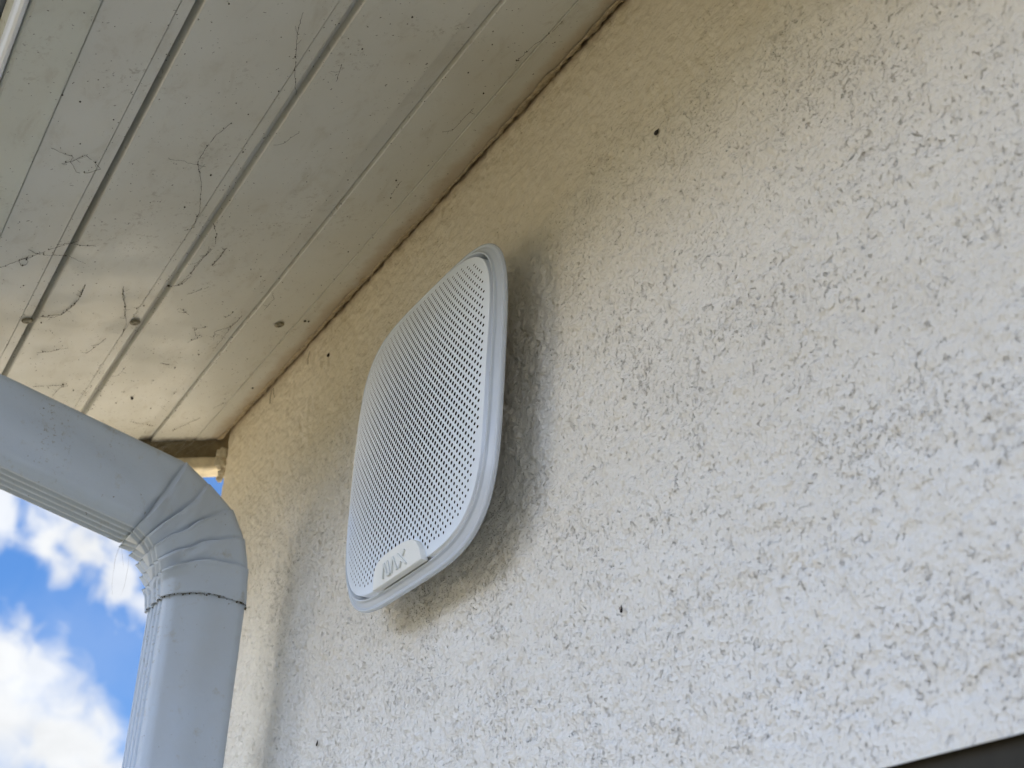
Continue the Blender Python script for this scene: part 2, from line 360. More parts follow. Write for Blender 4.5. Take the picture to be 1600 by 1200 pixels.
# filler bead with ragged edge, leaving a dark crack against the render
nb = 900; Xb = np.linspace(-.3, 1.252, nb); z0_ = Xb * 0
e1 = .0003 + .0034 * np.clip(vn(Xb, z0_, .011, 20) * .7 + vn(Xb, z0_, .0038, 21) * .8 - .42, 0, 1) + .004 * np.clip(vn(Xb, z0_, .05, 24) - .83, 0, 1) / .17
e2 = .0035 + .003 * vn(Xb, z0_, .05, 22) + .0025 * vn(Xb, z0_, .010, 23)
P = np.zeros((nb, 6, 3))
for j, (t, n) in enumerate(((0, -.010), (0, -.0002), (.12, .0003), (.5, .0006), (.9, .0005), (1, .0001))):
    s = e1 + (e2 - e1) * t
    nn = n + (vn(Xb, z0_ + j * .01, .005, 25) - .5) * (.0005 if 0 < j < 5 else 0)
    for i in range(3):
        P[:, j, i] = (Xb if i == 0 else 0) + (ZS if i == 2 else 0) + SD[i] * s + SN[i] * nn
grid_mesh(P, M_fill, 'filler_bead', soffit)
# screws
def screw(x, s):
    V = []; F = []
    for k, (r, h) in enumerate(((.0042, .0002), (.0040, .0012), (.0030, .0018), (.0013, .0019), (.0011, .0008))):
        for a in range(14):
            t = a * 2 * math.pi / 14; V.append(sof(x + r * math.cos(t), s + r * math.sin(t), h))
    for k in range(4):
        for a in range(14): b = (a + 1) % 14; F.append((k * 14 + a, k * 14 + b, k * 14 + 14 + b, k * 14 + 14 + a))
    F.append(tuple(range(56, 70)))
    return mesh('screw', V, F, M_screw, soffit, True)
for x, s in ((.9855, .2455), (.9855, .1640), (.9855, .0440), (.3855, .2455), (.3855, .1640), (.3855, .0440)): screw(x, s)
# fascia and barge board at the verge
def prism(name, prof, x0, x1, mat, parent, smooth=False):
    k = len(prof); V = [(x0, y, z) for y, z in prof] + [(x1, y, z) for y, z in prof]
    F = [(i, (i + 1) % k, k + (i + 1) % k, k + i) for i in range(k)] + [tuple(range(k)), tuple(range(2 * k - 1, k - 1, -1))]
    return mesh(name, V, F, mat, parent, smooth)
fs = sof(0, .3254, 0); fy = fs[1]; fz = fs[2]
prism('fascia', [(fy, fz + .001), (fy, fz - .0035), (fy + .0008, fz - .0050), (fy + .0022, fz - .0056), (fy + .0038, fz - .0050), (fy + .0050, fz - .0032), (fy + .0054, fz), (fy + .0054, fz + .17), (fy, fz + .17)], X0, XE + .045, M_fasc, house)
def verge(name, x0, x1, n0, n1, s0, s1, mat):
    V = [sof(x, s, n) for x in (x0, x1) for s in (s0, s1) for n in (n0, n1)]
    F = [(0, 1, 3, 2), (4, 6, 7, 5), (0, 4, 5, 1), (2, 3, 7, 6), (0, 2, 6, 4), (1, 5, 7, 3)]
    return mesh(name, V, F, mat, vg)
vg = empty('barge_board', (0, 0, 0)); vg.parent = house
verge('board', 1.274, 1.292, -.13, .0125, -2.5, .332, M_tan)
lip = verge('lip', 1.2665, 1.296, .0127, .0255, -2.5, .332, M_cream)
bm = bmesh.new(); bm.from_mesh(lip.data); bmesh.ops.bevel(bm, geom=bm.edges[:], offset=.003, segments=3, profile=.6, affect='EDGES'); bm.to_mesh(lip.data); bm.free()
# broken render crumbs at the top of the corner
for (x, y, z, r) in ((1.2445, .002, 2.757, .0050), (1.247, -.003, 2.749, .0042), (1.2445, .001, 2.741, .0028), (1.2475, .004, 2.762, .0030), (1.246, 0, 2.768, .006)):
    bm = bmesh.new(); bmesh.ops.create_icosphere(bm, subdivisions=3, radius=r)
    for v in bm.verts:
        q = v.co.normalized(); k = 1 + .35 * (math.sin(q.x * 7 + x * 999) * math.sin(q.y * 6 + z * 777) + .5 * math.sin(q.z * 13 + q.x * 9)); v.co *= k; v.co += Vector((x, y, z))
    me = bpy.data.meshes.new('render_crumb'); bm.to_mesh(me); bm.free(); link('render_crumb', me, M_wall, house, True)
# roof
def rslab(name, s0, s1, n0, n1, x0, x1, mat):
    V = [sof(x, s, n) for x in (x0, x1) for s in (s0, s1) for n in (n0, n1)]
    return mesh(name, V, [(0, 1, 3, 2), (4, 6, 7, 5), (0, 4, 5, 1), (2, 3, 7, 6), (0, 2, 6, 4), (1, 5, 7, 3)], mat, house)
rslab('roof', -3.3, .40, -.16, -.135, X0, 1.31, M_roof)

# ------------------------------------------------------------------ added unseen block that bounces warm sunlight onto the eaves and wall
bounce = empty('bounce_block', (3.31, -.6, 0)); tag(bounce, 'added unseen low block with a pale flat top that bounces light, beyond the house corner', 'bounce_block')
M_bounce = plain('bounce_side', (.62, .56, .45), .9, .15, 8, .002, .1)
boxes('wall', [(-1.95, 1.95, -2.3, 2.1, 0, 2.33)], M_bounce, bounce, .01)  # sides of the added block
boxes('roof', [(-2.0, 2.0, -2.38, 2.18, 2.331, 2.40)], plain('bounce_top', (.78, .68, .50), .95, .2, 60, .004, .1), bounce, .008)  # pale top of the added block, throws warm sunlight upwards
boxes('bounce_panel', [(-1.2, 1.2, 2.101, 2.135, .02, 1.9)], M_cream, bounce, .01)  # front panel of the added block

# ------------------------------------------------------------------ gutter
gut = empty('gutter', (0, fy + .03, fz)); tag(gut, 'white metal gutter along the outer edge of the eaves, above the downspout', 'gutter')
def gutter_profile():
    y0 = fy + .0058; z0 = fz + .030; W_ = .11; H_ = .085; pr = []
    pr.append((y0, z0 + H_))
    for k in range(13):
        t = math.pi * k / 12; pr.append((y0 + W_ / 2 - W_ / 2 * math.cos(t), z0 + .045 - .045 * math.sin(t) ** .7))
    pr.append((y0 + W_, z0 + H_ - .01)); pr.append((y0 + W_ + .006, z0 + H_)); pr.append((y0 + W_ - .004, z0 + H_ + .004))
    for k in range(12, -1, -1):
        t = math.pi * k / 12; pr.append((y0 + W_ / 2 - (W_ / 2 - .002) * math.cos(t), z0 + .047 - .045 * math.sin(t) ** .7))
    pr.append((y0 + .002, z0 + H_)); return pr
gp = gutter_profile()
gp = [(y - 0, z) for y, z in gp]
go = prism('trough', [(y - (fy + .03), z - fz) for y, z in gp], X0, XE + .04, M_pipe, gut)

# ------------------------------------------------------------------ downspout
XF = 0.9798; PW = .0515
dsp = empty('downspout', (XF + PW / 2, .068, 0)); tag(dsp, 'white ribbed metal downspout with a pleated elbow at the house corner', 'downspout')
def section(nper=150):
    # rounded rectangle, returned as (d in-plane 0..1 inner->outer, x 0..1, ribwave, side weight)
    pts = []
    rx, ry = .12, .12
    def arc(cx, cy, a0, a1, n):
        for k in range(n):
            a = a0 + (a1 - a0) * k / n; pts.append((cx + ry * math.cos(a), cy + rx * math.sin(a)))
    # d along first, x along second
    arc(ry, rx, math.pi, 1.5 * math.pi, 10)
    for k in range(30): pts.append((ry + (1 - 2 * ry) * k / 30, 0))
    arc(1 - ry, rx, 1.5 * math.pi, 2 * math.pi, 10)
    for k in range(16): pts.append((1, rx + (1 - 2 * rx) * k / 16))
    arc(1 - ry, 1 - rx, 0, .5 * math.pi, 10)
    for k in range(20): pts.append((1 - ry - (1 - 2 * ry) * k / 20, 1))
    arc(ry, 1 - rx, .5 * math.pi, math.pi, 10)
    for k in range(112): pts.append((0, 1 - rx - (1 - 2 * rx) * k / 112))
    return pts
SEC = section()
def sweep(name, inner, outer, mat, grow=0., lipf=None, seed=0, bulge=.0030, parent=None, thick=None, ribk=None, bow=None):
    inner = np.array(inner); outer = np.array(outer); n = len(inner)
    P = np.zeros((n, len(SEC), 3))
    for i in range(n):
        a, b = inner[i], outer[i]; d = b - a; L = np.linalg.norm(d); d = d / L
        tg = (inner[min(i + 1, n - 1)] - inner[max(i - 1, 0)]) + (outer[min(i + 1, n - 1)] - outer[max(i - 1, 0)]); tg /= np.linalg.norm(tg)
        lp = lipf[i] if lipf is not None else 0.
        for j, (dd, xx) in enumerate(SEC):
            pos = a + d * L * dd; x = XF + PW * xx
            knob = 1. if lipf is None else (.55 + .9 * float(vn(np.array([dd * .09 + .3]), np.array([(i // 16) * .031 + xx * .01]), .018, 33)[0]))
            wI = max(0, 1 - dd * 1.02) ** .8           # strength of the pleats falls off towards the outside of the bend
            nd = (-1 if dd < .2 else (1 if dd > .8 else 0)); nxx = (-1 if xx < .2 else (1 if xx > .8 else 0))
            side = math.sin(math.pi * min(max(dd, 0), 1)); topx = math.sin(math.pi * xx)
            # side faces belly out, ribs on the throat face
            if xx < .5: x -= bulge * side ** .8 * (1 - .25 * math.sin(dd * 9.5 + .8))
            else: x += bulge * side
            off = 0.
            if dd < .30:
                k = ribk[i] if ribk is not None else 1.
                q = (xx - .04) / .92
                if k < 0: off -= min(1, topx * 2.2) * max(0, 1 - dd / .10) * .0022 * (.5 + .5 * math.tanh(3.5 * math.cos(2 * math.pi * (q * 4.5 - .25))))
                else: off -= k * .0026 * (.5 - .5 * math.cos(2 * math.pi * q * 5)) * min(1, topx * 2.2) * max(0, 1 - dd / .10) 
                off += 0
            if dd > .83: off += .0012 * topx
            amp_in = .0018 * wI * lp
            off2 = -amp_in * max(0, 1 - dd / .30)
            pos = pos + d * off * (1 if dd > .5 else 1) + d * off2
            if xx < .5: x -= lp * (.0058 * wI + .0012) * knob 
            if xx > .5: x += lp * (.0058 * wI + .0012)
            if lipf is not None: pos = pos - tg * max(lp, 0) * (.0011 * wI + .0003)
            if bow is not None: pos = pos + tg * (bow[i] + ((float(vn(np.array([dd * .1]), np.array([i * .003]), .02, 35)[0]) - .5) * .003 if 29 < i < 110 else 0)) * side * (1 if xx < .5 else .6)
            if lipf is not None:
                nzv = (float(vn(np.array([dd * .05 + i * .0021]), np.array([xx * .05]), .012, 30 + seed)[0]) - .5) * .0016
                if xx < .5: x += nzv * side
            pos = pos + d * grow * (2 * dd - 1); x += grow * (2 * xx - 1)
            P[i, j] = (x, pos[0], pos[1])
    if thick:   # turn the last ring inwards so that the end shows an edge
        c = P[-1].mean(0); e = c + (P[-1] - c) * .955; P = np.concatenate([P, e[None], (e + np.array([0, 0, .012]))[None]], 0)
    P[:, :, 0] -= dsp.location.x; P[:, :, 1] -= dsp.location.y
    return grid_mesh(P, mat, name, parent or dsp, closed=True)
I0 = np.array([(0.1264, 2.5776), (0.1174, 2.5717), (0.1106, 2.5646), (0.1063, 2.5547), (0.1027, 2.545), (0.0999, 2.5276)])
O0 = np.array([(0.1005, 2.6338), (0.0799, 2.6206), (0.0591, 2.6046), (0.0472, 2.5834), (0.0412, 2.5603), (0.0391, 2.5326)])
# long offset leg, then five pleats, then a short straight cuff
inn = []; ou = []; lip_ = []; rk = []; bw = []
NA = 30
ia = I0[0] + np.array([.250, .250 * .234]); oa = O0[0] + np.array([.264, .264 * .234])
for k in range(NA):
    t = 1 - (1 - k / NA) ** 2.2; inn.append(ia + (I0[0] - ia) * t); ou.append(oa + (O0[0] - oa) * t); lip_.append(-.8 * max(0, (t - .985) / .015) ** 2); rk.append(1); bw.append(0)
for t in (.965, .975, .985, .993): pass
def vary(k): return [1.0, .9, .95, .85, .75, .0][k]
NP = 16
for k in range(5):
    for m in range(NP):
        t = m / NP
        inn.append(I0[k] + (I0[k + 1] - I0[k]) * t); 
        oo = O0[k] + (O0[k + 1] - O0[k]) * t
        # the outside of the bend is slightly faceted
        ou.append(oo)
        if k < 4: lp = vary(k) * (.9 * (1 - t) ** 1.3 - 1.0 * max(0, (t - .72) / .28) ** 1.6)
        else: lp = .75 * max(0, 1 - t * 3.0) + .12
        lip_.append(lp); rk.append(.75 if k < 4 else (.6 if t < .15 else -1))
        b0 = [.004, .002, -.001, -.003, -.006, -.005]
        bw.append(-(b0[k] + (b0[k + 1] - b0[k]) * t) * -1 if False else (b0[k] + (b0[k + 1] - b0[k]) * t))
inn.append(I0[5]); ou.append(O0[5]); lip_.append(.12); rk.append(-1); bw.append(-.004)
elbow = sweep('elbow', inn, ou, M_pipe, .0006, lip_, 1, .0020, thick=True, ribk=rk, bow=bw)
zz = np.concatenate([np.linspace(2.5393, 2.48, 12), np.linspace(2.47, .12, 40)])
pin = [(0.0993, z) for z in zz]; pou = [(0.0387, z) for z in zz]
pipe = sweep('pipe', pin, pou, M_pipe, -.0006, None, 2, .0020, ribk=[-1] * len(zz))
# outlet stub rising into the gutter
boxes('outlet', [(XF - dsp.location.x + .002, XF + PW - dsp.location.x - .002, .345 - .068, .400 - .068, 2.640, fz + .045)], M_pipe, dsp, .006)
# lower shoe
boxes('shoe', [(XF - dsp.location.x - .001, XF + PW - dsp.location.x + .001, .036 - .068, .155 - .068, .05, .12)], M_pipe, dsp, .006)
# wall bracket far below
boxes('bracket', [(XF - .006 - dsp.location.x, XF + PW + .006 - dsp.location.x, -.0 - .068, .103 - .068, 1.4, 1.42)], M_pipe, dsp, .002)
# moss and grit along the joint
V = []; F = []
def blob(V, F, c, r, sq=(1, 1, 1), n=6):
    k = len(V)
    for i in range(5):
        a = -math.pi / 2 + math.pi * i / 4
        for j in range(n):
            b = 2 * math.pi * j / n; q = r * rnd.uniform(.7, 1.25)
            V.append((c[0] + q * math.cos(a) * math.cos(b) * sq[0], c[1] + q * math.cos(a) * math.sin(b) * sq[1], c[2] + q * math.sin(a) * sq[2]))
    for i in range(4):
        for j in range(n): F.append((k + i * n + j, k + i * n + (j + 1) % n, k + (i + 1) * n + (j + 1) % n, k + (i + 1) * n + j))
ev = elbow.data.vertices; ns = len(SEC); ring0 = (len(inn) - 1) * ns
jr = [ev[ring0 + j].co.copy() for j in range(ns)]
for j in range(ns):
    if rnd.random() < .80:
        a_, b_ = jr[j], jr[(j + 1) % ns]; k = len(V); zt = rnd.uniform(0, .0004); w_ = rnd.uniform(.0001, .0004)
        o_ = ((a_ + b_) / 2 - Vector((PW / 2 - PW / 2, 0, 0)));
        for c in (a_, b_):
            ox = -.0003 if c.x < 0 else .0003
            V += [(c.x + ox, c.y, c.z + zt), (c.x + ox, c.y, c.z + zt - w_), (c.x - ox, c.y, c.z + zt - w_)]
        F += [(k, k + 3, k + 4, k + 1), (k + 1, k + 4, k + 5, k + 2)]
for q in range(30):
    j = rnd.randrange(0, 50) if rnd.random() < .75 else rnd.randrange(len(SEC) - 112, len(SEC)); c = ev[ring0 + j].co
    big = rnd.random()
    blob(V, F, (c.x + rnd.uniform(-.0004, .0004), c.y, c.z - rnd.uniform(-.0002, .0012 + (.003 if big > .93 else 0))), rnd.uniform(.0003, .0008) + (.0007 if big > .92 else 0))
mo = mesh('moss_line', V, F, M_moss, dsp)

# ------------------------------------------------------------------ siren
SC = Vector((.700, 0, 2.5657))
sir = empty('siren', (.7112, -.0055, 2.5716)); sir.scale = (1.016, 1.016, 1.016); tag(sir, 'white square rounded wall siren with perforated convex grille on the render wall', 'siren')
NE = 4.24
def sup(a, t, n=NE):
    c, s = math.cos(t), math.sin(t); k = (abs(c) ** n + abs(s) ** n) ** (-1 / n); return a * c * k, a * s * k
def supr(u, v): return (np.abs(u) ** NE + np.abs(v) ** NE) ** (1 / NE)
A1 = .0917
def dome(u, v):
    r = np.clip(supr(u, v) / A1, 0, 1.02); q = np.sqrt(u * u + v * v) / A1
    return .0392 + .0090 * (1 - np.clip(r, 0, 1) ** 2.6) * .55 + .0090 * .45 * np.clip(1 - q * q * .55, 0, 1) - .0018
def lathe_sq(name, prof, mat, nt_=160, close=False):
    P = np.zeros((len(prof), nt_, 3))
    for i, (a, y) in enumerate(prof):
        for j in range(nt_):
            u, v = sup(a, 2 * math.pi * j / nt_); P[i, j] = (u, y, v)
    return grid_mesh(P, mat, name, sir, closed=True)
rim = float(dome(np.array([A1]), np.array([0.]))[0])
ringo = lathe_sq('light_ring', [(.0870, .0285), (.0934, .0286), (.0935, .0366), (.0937, .0374), (.0940, .0379), (.0944, .0380), (.0947, .0375), (.0949, .0364), (.0952, .0360), (.0962, .0356), (.0974, .0348), (.0981, .0342), (.0984, .0343), (.0988, .0347), (.0993, .0346), (.0999, .0340), (.1002, .0330), (.1000, .0320), (.0992, .0312), (.0980, .0306), (.0966, .0300), (.0945, .0294), (.0920, .0284), (.0880, .0281)], M_ring, 240)
lathe_sq('body', [(.0885, .0283), (.0868, .0270), (.0815, .0240), (.0720, .0192), (.0600, .0135), (.0480, .0080), (.0380, .0030), (.0350, .0004), (.030, .0003)], M_body, 120)
# grille with real holes
PH = .00525; CXH = PH / 2
hol = []
iu = int(A1 / CXH) + 2
for i in range(-iu, iu + 1):
    for j in range(-24, 25):
        u = i * CXH; v = (j + (.5 if i % 2 else 0)) * PH
        r = float(supr(np.array([u]), np.array([v]))[0]) / A1
        if r > .952: continue
        # badge zone
        if abs(u) < .0352 and v < float(np.interp(abs(u), [0, .0107, .0182, .0236, .0278, .0307, .0328, .0352], [-.0776, -.0779, -.0786, -.0797, -.0822, -.0868, -.0936, -.0990])) + .0019: continue
        q = math.hypot(u, v) / A1
        hol.append((u, v, (.00092 + .00070 * max(0, 1 - (q / 1.12) ** 2))))
pts = []; edges = []; HN = 10
K = 220
outl = [sup(A1, 2 * math.pi * k / K) for k in range(K)]
for k, p in enumerate(outl): pts.append(Vector(p)); edges.append((k, (k + 1) % K))
for rr in (.985, .965):
    for k in range(K): pts.append(Vector(sup(A1 * rr, 2 * math.pi * k / K)))
for (u, v, r) in hol:
    b0 = len(pts)
    for k in range(HN):
        t = 2 * math.pi * k / HN; pts.append(Vector((u + r * math.cos(t), v + r * math.sin(t)))); edges.append((b0 + k, b0 + (k + 1) % HN))
HA = np.array([(h[0], h[1]) for h in hol])
for i in range(-31, 32):
    for j in range(-31, 32):
        u, v = i * .003, j * .003
        if float(supr(np.array([u]), np.array([v]))[0]) / A1 < .94 and ((HA - np.array([u, v])) ** 2).sum(1).min() > .0024 ** 2: pts.append(Vector((u, v)))
vo, eo, fo, ov, oe, of = delaunay_2d_cdt(pts, edges, [], 0, 1e-7)
VA = np.array([(p.x, p.y) for p in vo]); H = np.array(hol)
cen = np.array([VA[list(f)].mean(0) for f in fo])
ci = np.round(cen[:, 0] / CXH).astype(int)
# drop the triangles that lie inside a hole
inside = np.zeros(len(fo), bool)
for s0 in range(0, len(cen), 4000):
    d2 = ((cen[s0:s0 + 4000, None, :] - H[None, :, :2]) ** 2).sum(-1); k = d2.argmin(1)
    inside[s0:s0 + 4000] = np.sqrt(d2[np.arange(len(k)), k]) < H[k, 2] * .93
inside |= supr(cen[:, 0], cen[:, 1]) > A1 * 1.0005
Y3 = dome(VA[:, 0], VA[:, 1])
V = [(VA[i, 0], Y3[i], VA[i, 1]) for i in range(len(VA))]
F = [tuple(f) for f, ins in zip(fo, inside) if not ins]
me = bpy.data.meshes.new('grille'); me.from_pydata(V, [], F); me.update()
bm = bmesh.new(); bm.from_mesh(me)
for f in bm.faces:
    if f.normal.y < 0: f.normal_flip()
be = [e for e in bm.edges if len(e.link_faces) == 1]
ex = bmesh.ops.extrude_edge_only(bm, edges=be)
for v in [g_ for g_ in ex['geom'] if isinstance(g_, bmesh.types.BMVert)]:
    r = float(supr(np.array([v.co.x]), np.array([v.co.z]))[0]) / A1
    v.co.y -= .00022 if r < .97 else .006
for v in [g_ for g_ in bm.verts if not g_.link_faces]: bm.verts.remove(v)
for f in bm.faces: f.smooth = len(f.verts) == 3
bm.to_mesh(me); bm.free()
gr = link('grille', me, M_grille, sir)
me.polygons.foreach_set('use_smooth', [True] * len(me.polygons))
cg = np.array([v.co[:] for v in me.vertices]); e_ = 1e-4
gu = (dome(cg[:, 0] + e_, cg[:, 2]) - dome(cg[:, 0] - e_, cg[:, 2])) / (2 * e_); gv = (dome(cg[:, 0], cg[:, 2] + e_) - dome(cg[:, 0], cg[:, 2] - e_)) / (2 * e_)
nn_ = np.stack([-gu, np.ones(len(gu)), -gv], 1); nn_ /= np.linalg.norm(nn_, axis=1)[:, None]
me.normals_split_custom_set_from_vertices(nn_.tolist())
# dark shell behind the holes
P = np.zeros((14, 80, 3))
for i in range(14):
    for j in range(80):
        u, v = sup(A1 * .985 * (1 - i / 13.2), 2 * math.pi * j / 80); P[i, j] = (u, float(dome(np.array([u]), np.array([v]))[0]) - .0009, v)
grid_mesh(P, M_in, 'inner_shell', sir, closed=True)
# badge: a raised tab with straight foot and rounded shoulders
bp = [(-.0368, -.0936), (-.0345, -.0868), (-.0312, -.0822), (-.0265, -.0797), (-.0205, -.0786), (-.012, -.0779), (0, -.0776)]
bp = [(u * .89, v) for u, v in bp]
bp = bp + [(-u, v) for u, v in bp[-2::-1]]
def badge_y(u, v): return float(dome(np.array([u * .9]), np.array([min(v, -.05) * .985]))[0]) * .35 + .65 * (.0432 + (v + .0936) * .10)
def slab(name, loop, top, h, mat, parent):
    k = len(loop); V = [(u, top(u, v), v) for u, v in loop] + [(u, top(u, v) - h, v) for u, v in loop]
    c0 = len(V); V.append((0, top(0, -.087), -.087))
    F = [(i, (i + 1) % k, c0) for i in range(k)] + [(i, k + i, k + (i + 1) % k, (i + 1) % k) for i in range(k)]
    return mesh(name, V, F, mat, parent)
def btop(u, v): return .0430 + (v + .0936) * .165 - u * u * .55
badge = slab('badge', bp, btop, .0040, M_badge, sir)
bm = bmesh.new(); bm.from_mesh(badge.data)
es = [e for e in bm.edges if all(abs(v.co.y - btop(v.co.x, v.co.z)) < 1e-5 and v.co.length > 0 and not (abs(v.co.x) < 1e-6 and abs(v.co.z + .087) < 1e-5) for v in e.verts) and any(len(f.verts) == 4 for f in e.link_faces)]
bmesh.ops.bevel(bm, geom=es, offset=.0005, segments=2, profile=.5, affect='EDGES'); bm.to_mesh(badge.data); bm.free()
# letters of the badge: thin raised strokes (u grows to the left of the reader)
def stroke(p, q, w=.0012, h=.0010):
    (x0, z0), (x1, z1) = p, q; dx, dz = x1 - x0, z1 - z0; L = math.hypot(dx, dz); nx_, nz_ = -dz / L * w / 2, dx / L * w / 2
    c = [(x0 + nx_, z0 + nz_), (x1 + nx_, z1 + nz_), (x1 - nx_, z1 - nz_), (x0 - nx_, z0 - nz_)]
    V = [(u, btop(u, v) + h, v) for u, v in c] + [(u, btop(u, v) - .0003, v) for u, v in c]
    return V, [(0, 1, 2, 3), (0, 4, 5, 1), (1, 5, 6, 2), (2, 6, 7, 3), (3, 7, 4, 0)]
ZB, ZT = -.0912, -.0830
def letter(segs):
    V = []; F = []
    for s in segs:
        for p, q in zip(s[:-1], s[1:]):
            v, f = stroke((-p[0], ZB + (ZT - ZB) * p[1]), (-q[0], ZB + (ZT - ZB) * q[1])); k = len(V); V += v; F += [tuple(i + k for i in x) for x in f]
    mesh('letter', V, F, M_letter, badge)
letter([[(-.0160, 0), (-.0127, 1), (-.0093, 0)]])                       # A without its bar
letter([[(-.0080, 1), (-.0056, .16), (-.0062, .02), (-.0086, 0)]])      # leaning J
letter([[(-.0040, 0), (-.0003, 1), (.0034, 0)]])                        # A without its bar
letter([[(.0058, 1), (.0150, 0)], [(.0062, 0), (.0090, .36)], [(.0118, .66), (.0146, 1)]])   # X with split stroke

# ------------------------------------------------------------------ insects and cobwebs
def insect(name, x, z, L, W_, rot, label, cat, mat, y=.0012, pale=False):
    e_ = empty(name, (x, y, z)); tag(e_, label, cat)
    V = []; F = []; n = 12; pr = [(-.5, .02), (-.46, .30), (-.34, .44), (-.15, .50), (.05, .42), (.22, .27), (.36, .14), (.5, .05)]
    for k, (t, r) in enumerate(pr):
        bend = .10 * W_ * math.sin(t * 3)
        for j in range(n):
            b = 2 * math.pi * j / n
            a_, c_ = t * L, bend + r * W_ * math.cos(b)
            V.append((a_ * math.cos(rot) - c_ * math.sin(rot), max(-.0008, r * W_ * .8 * math.sin(b)), a_ * math.sin(rot) + c_ * math.cos(rot)))
    for k in range(len(pr) - 1):
        for j in range(n): F.append((k * n + j, k * n + (j + 1) % n, (k + 1) * n + (j + 1) % n, (k + 1) * n + j))
    F += [tuple(range(n)), tuple(range((len(pr) - 1) * n, len(pr) * n))]
    mesh('body', V, F, mat, e_, True)
    if pale:
        V = []; F = []; blob(V, F, (0, .0006, 0), W_ * .45, (1, .8, 1), 8); mesh('pale_band', V, F, M_pale, e_)
    return e_
insect('cocoon', .4981, 2.6697, .0042, .0026, 2.55, 'large dark teardrop cocoon high on the wall, right of the siren', 'insect cocoon', M_bug)
insect('dead_fly', .5299, 2.4142, .0040, .0017, 1.45, 'small dark fly with a pale middle on the bluish wall below right of the siren', 'dead fly', M_bug, pale=True)
insect('cocoon', .9730, 2.7533, .0040, .0026, 2.2, 'dark lump on the warm-toned wall between the siren and the eaves crack', 'insect cocoon', M_bug)
insect('beetle', .9050, 2.4225, .0046, .0016, 2.0, 'thin black beetle low on the wall below the siren, nearest the bottom edge', 'beetle', M_bug)

WEBS = [[(0.7416,0.2836),(0.7465,0.2754),(0.7487,0.2693),(0.7557,0.2628)],[(0.7583,0.2735),(0.7547,0.2671),(0.7461,0.2622)],[(0.755,0.2691),(0.767,0.2625),(0.7675,0.2549),(0.7611,0.2491),(0.753,0.2553),(0.746,0.2619)],
[(0.9003,0.2818),(0.8882,0.2718),(0.885,0.2672),(0.8764,0.2602),(0.8679,0.2532),(0.8568,0.2398)],[(0.8894,0.2716),(0.8952,0.269),(0.8949,0.266),(0.8889,0.2657),(0.8843,0.2688),(0.8865,0.2708)],[(0.8721,0.2691),(0.8783,0.2598),(0.8785,0.24),(0.8895,0.2263)],[(0.8596,0.248),(0.8624,0.2366),(0.8625,0.2257)],
[(0.9781,0.2359),(0.9728,0.2234),(0.9563,0.2175),(0.9449,0.2173),(0.9228,0.218)],[(0.9231,0.1903),(0.9408,0.1859),(0.9543,0.1802),(0.9754,0.1748)],[(0.6973,0.186),(0.7111,0.1907),(0.7271,0.1922),(0.745,0.1916),(0.769,0.1811),(0.8036,0.1711),(0.8297,0.167),(0.8335,0.1725)],
[(0.7436,0.2108),(0.7447,0.2004),(0.7482,0.1906),(0.749,0.185)],[(0.9208,0.1569),(0.9181,0.15),(0.8979,0.1472),(0.8849,0.1463),(0.8595,0.1447)],[(0.884,0.1355),(0.8668,0.1342),(0.8564,0.1337)],[(0.8226,0.155),(0.8356,0.1487),(0.8492,0.1445)],[(0.5824,0.1845),(0.6015,0.1801),(0.6337,0.169),(0.66,0.1581)],
[(0.7148,0.1452),(0.7064,0.143),(0.7004,0.14)],[(0.9199,0.157),(0.9218,0.1533),(0.9153,0.148),(0.9031,0.1457),(0.8901,0.1475),(0.8798,0.1472),(0.8594,0.1437)],[(0.884,0.1355),(0.8723,0.1339),(0.856,0.1341)],[(0.9324,0.1389),(0.9264,0.132),(0.9192,0.1262)],[(1.0166,0.0898),(0.9994,0.0949),(0.9898,0.0846),(0.9698,0.0821)],
[(0.9698,0.0821),(0.9913,0.0841),(1.0165,0.0836),(1.0376,0.0835)],[(0.9939,0.1155),(0.992,0.1054)],[(0.9939,0.1135),(1.0076,0.1081),(1.009,0.1025),(1.021,0.1109)],[(1.2243,0.0606),(1.2101,0.0541),(1.1922,0.0442)],[(1.1683,0.0397),(1.1548,0.0327)],[(0.9577,0.1366),(0.9688,0.1261)],[(0.9719,0.0948),(0.9673,0.0924),(0.9613,0.0918)],
[(1.0629,0.1211),(1.0669,0.1116)],[(0.9296,0.0713),(0.9366,0.0671),(0.9453,0.0674),(0.9572,0.0678)],[(0.9268,0.1895),(0.9496,0.1823),(0.9734,0.1748),(0.9888,0.1699),(1.0111,0.1679)],[(1.0435,0.224),(1.0401,0.2156),(1.0333,0.2039)],[(1.1134,0.2142),(1.1118,0.2007),(1.1102,0.1884)],[(1.1344,0.1934),(1.1175,0.1916),(1.112,0.1887)],
[(0.9762,0.2382),(0.9788,0.2295),(0.971,0.2225),(0.956,0.2185),(0.9428,0.2167),(0.9217,0.2183)],[(1.0447,0.1877),(1.0313,0.1829),(1.0147,0.1791)],[(1.1985,0.109),(1.2058,0.0942),(1.2109,0.0823)],[(1.0905,0.1492),(1.0724,0.1476)],[(0.6,0.0362),(0.5825,0.034),(0.5693,0.0304),(0.5581,0.0287)],[(0.6837,0.0457),(0.6809,0.0391),(0.6629,0.0386),(0.6532,0.0379)],[(0.7668,0.0439),(0.7482,0.0444)],[(0.6419,0.1392),(0.6257,0.1426)]]
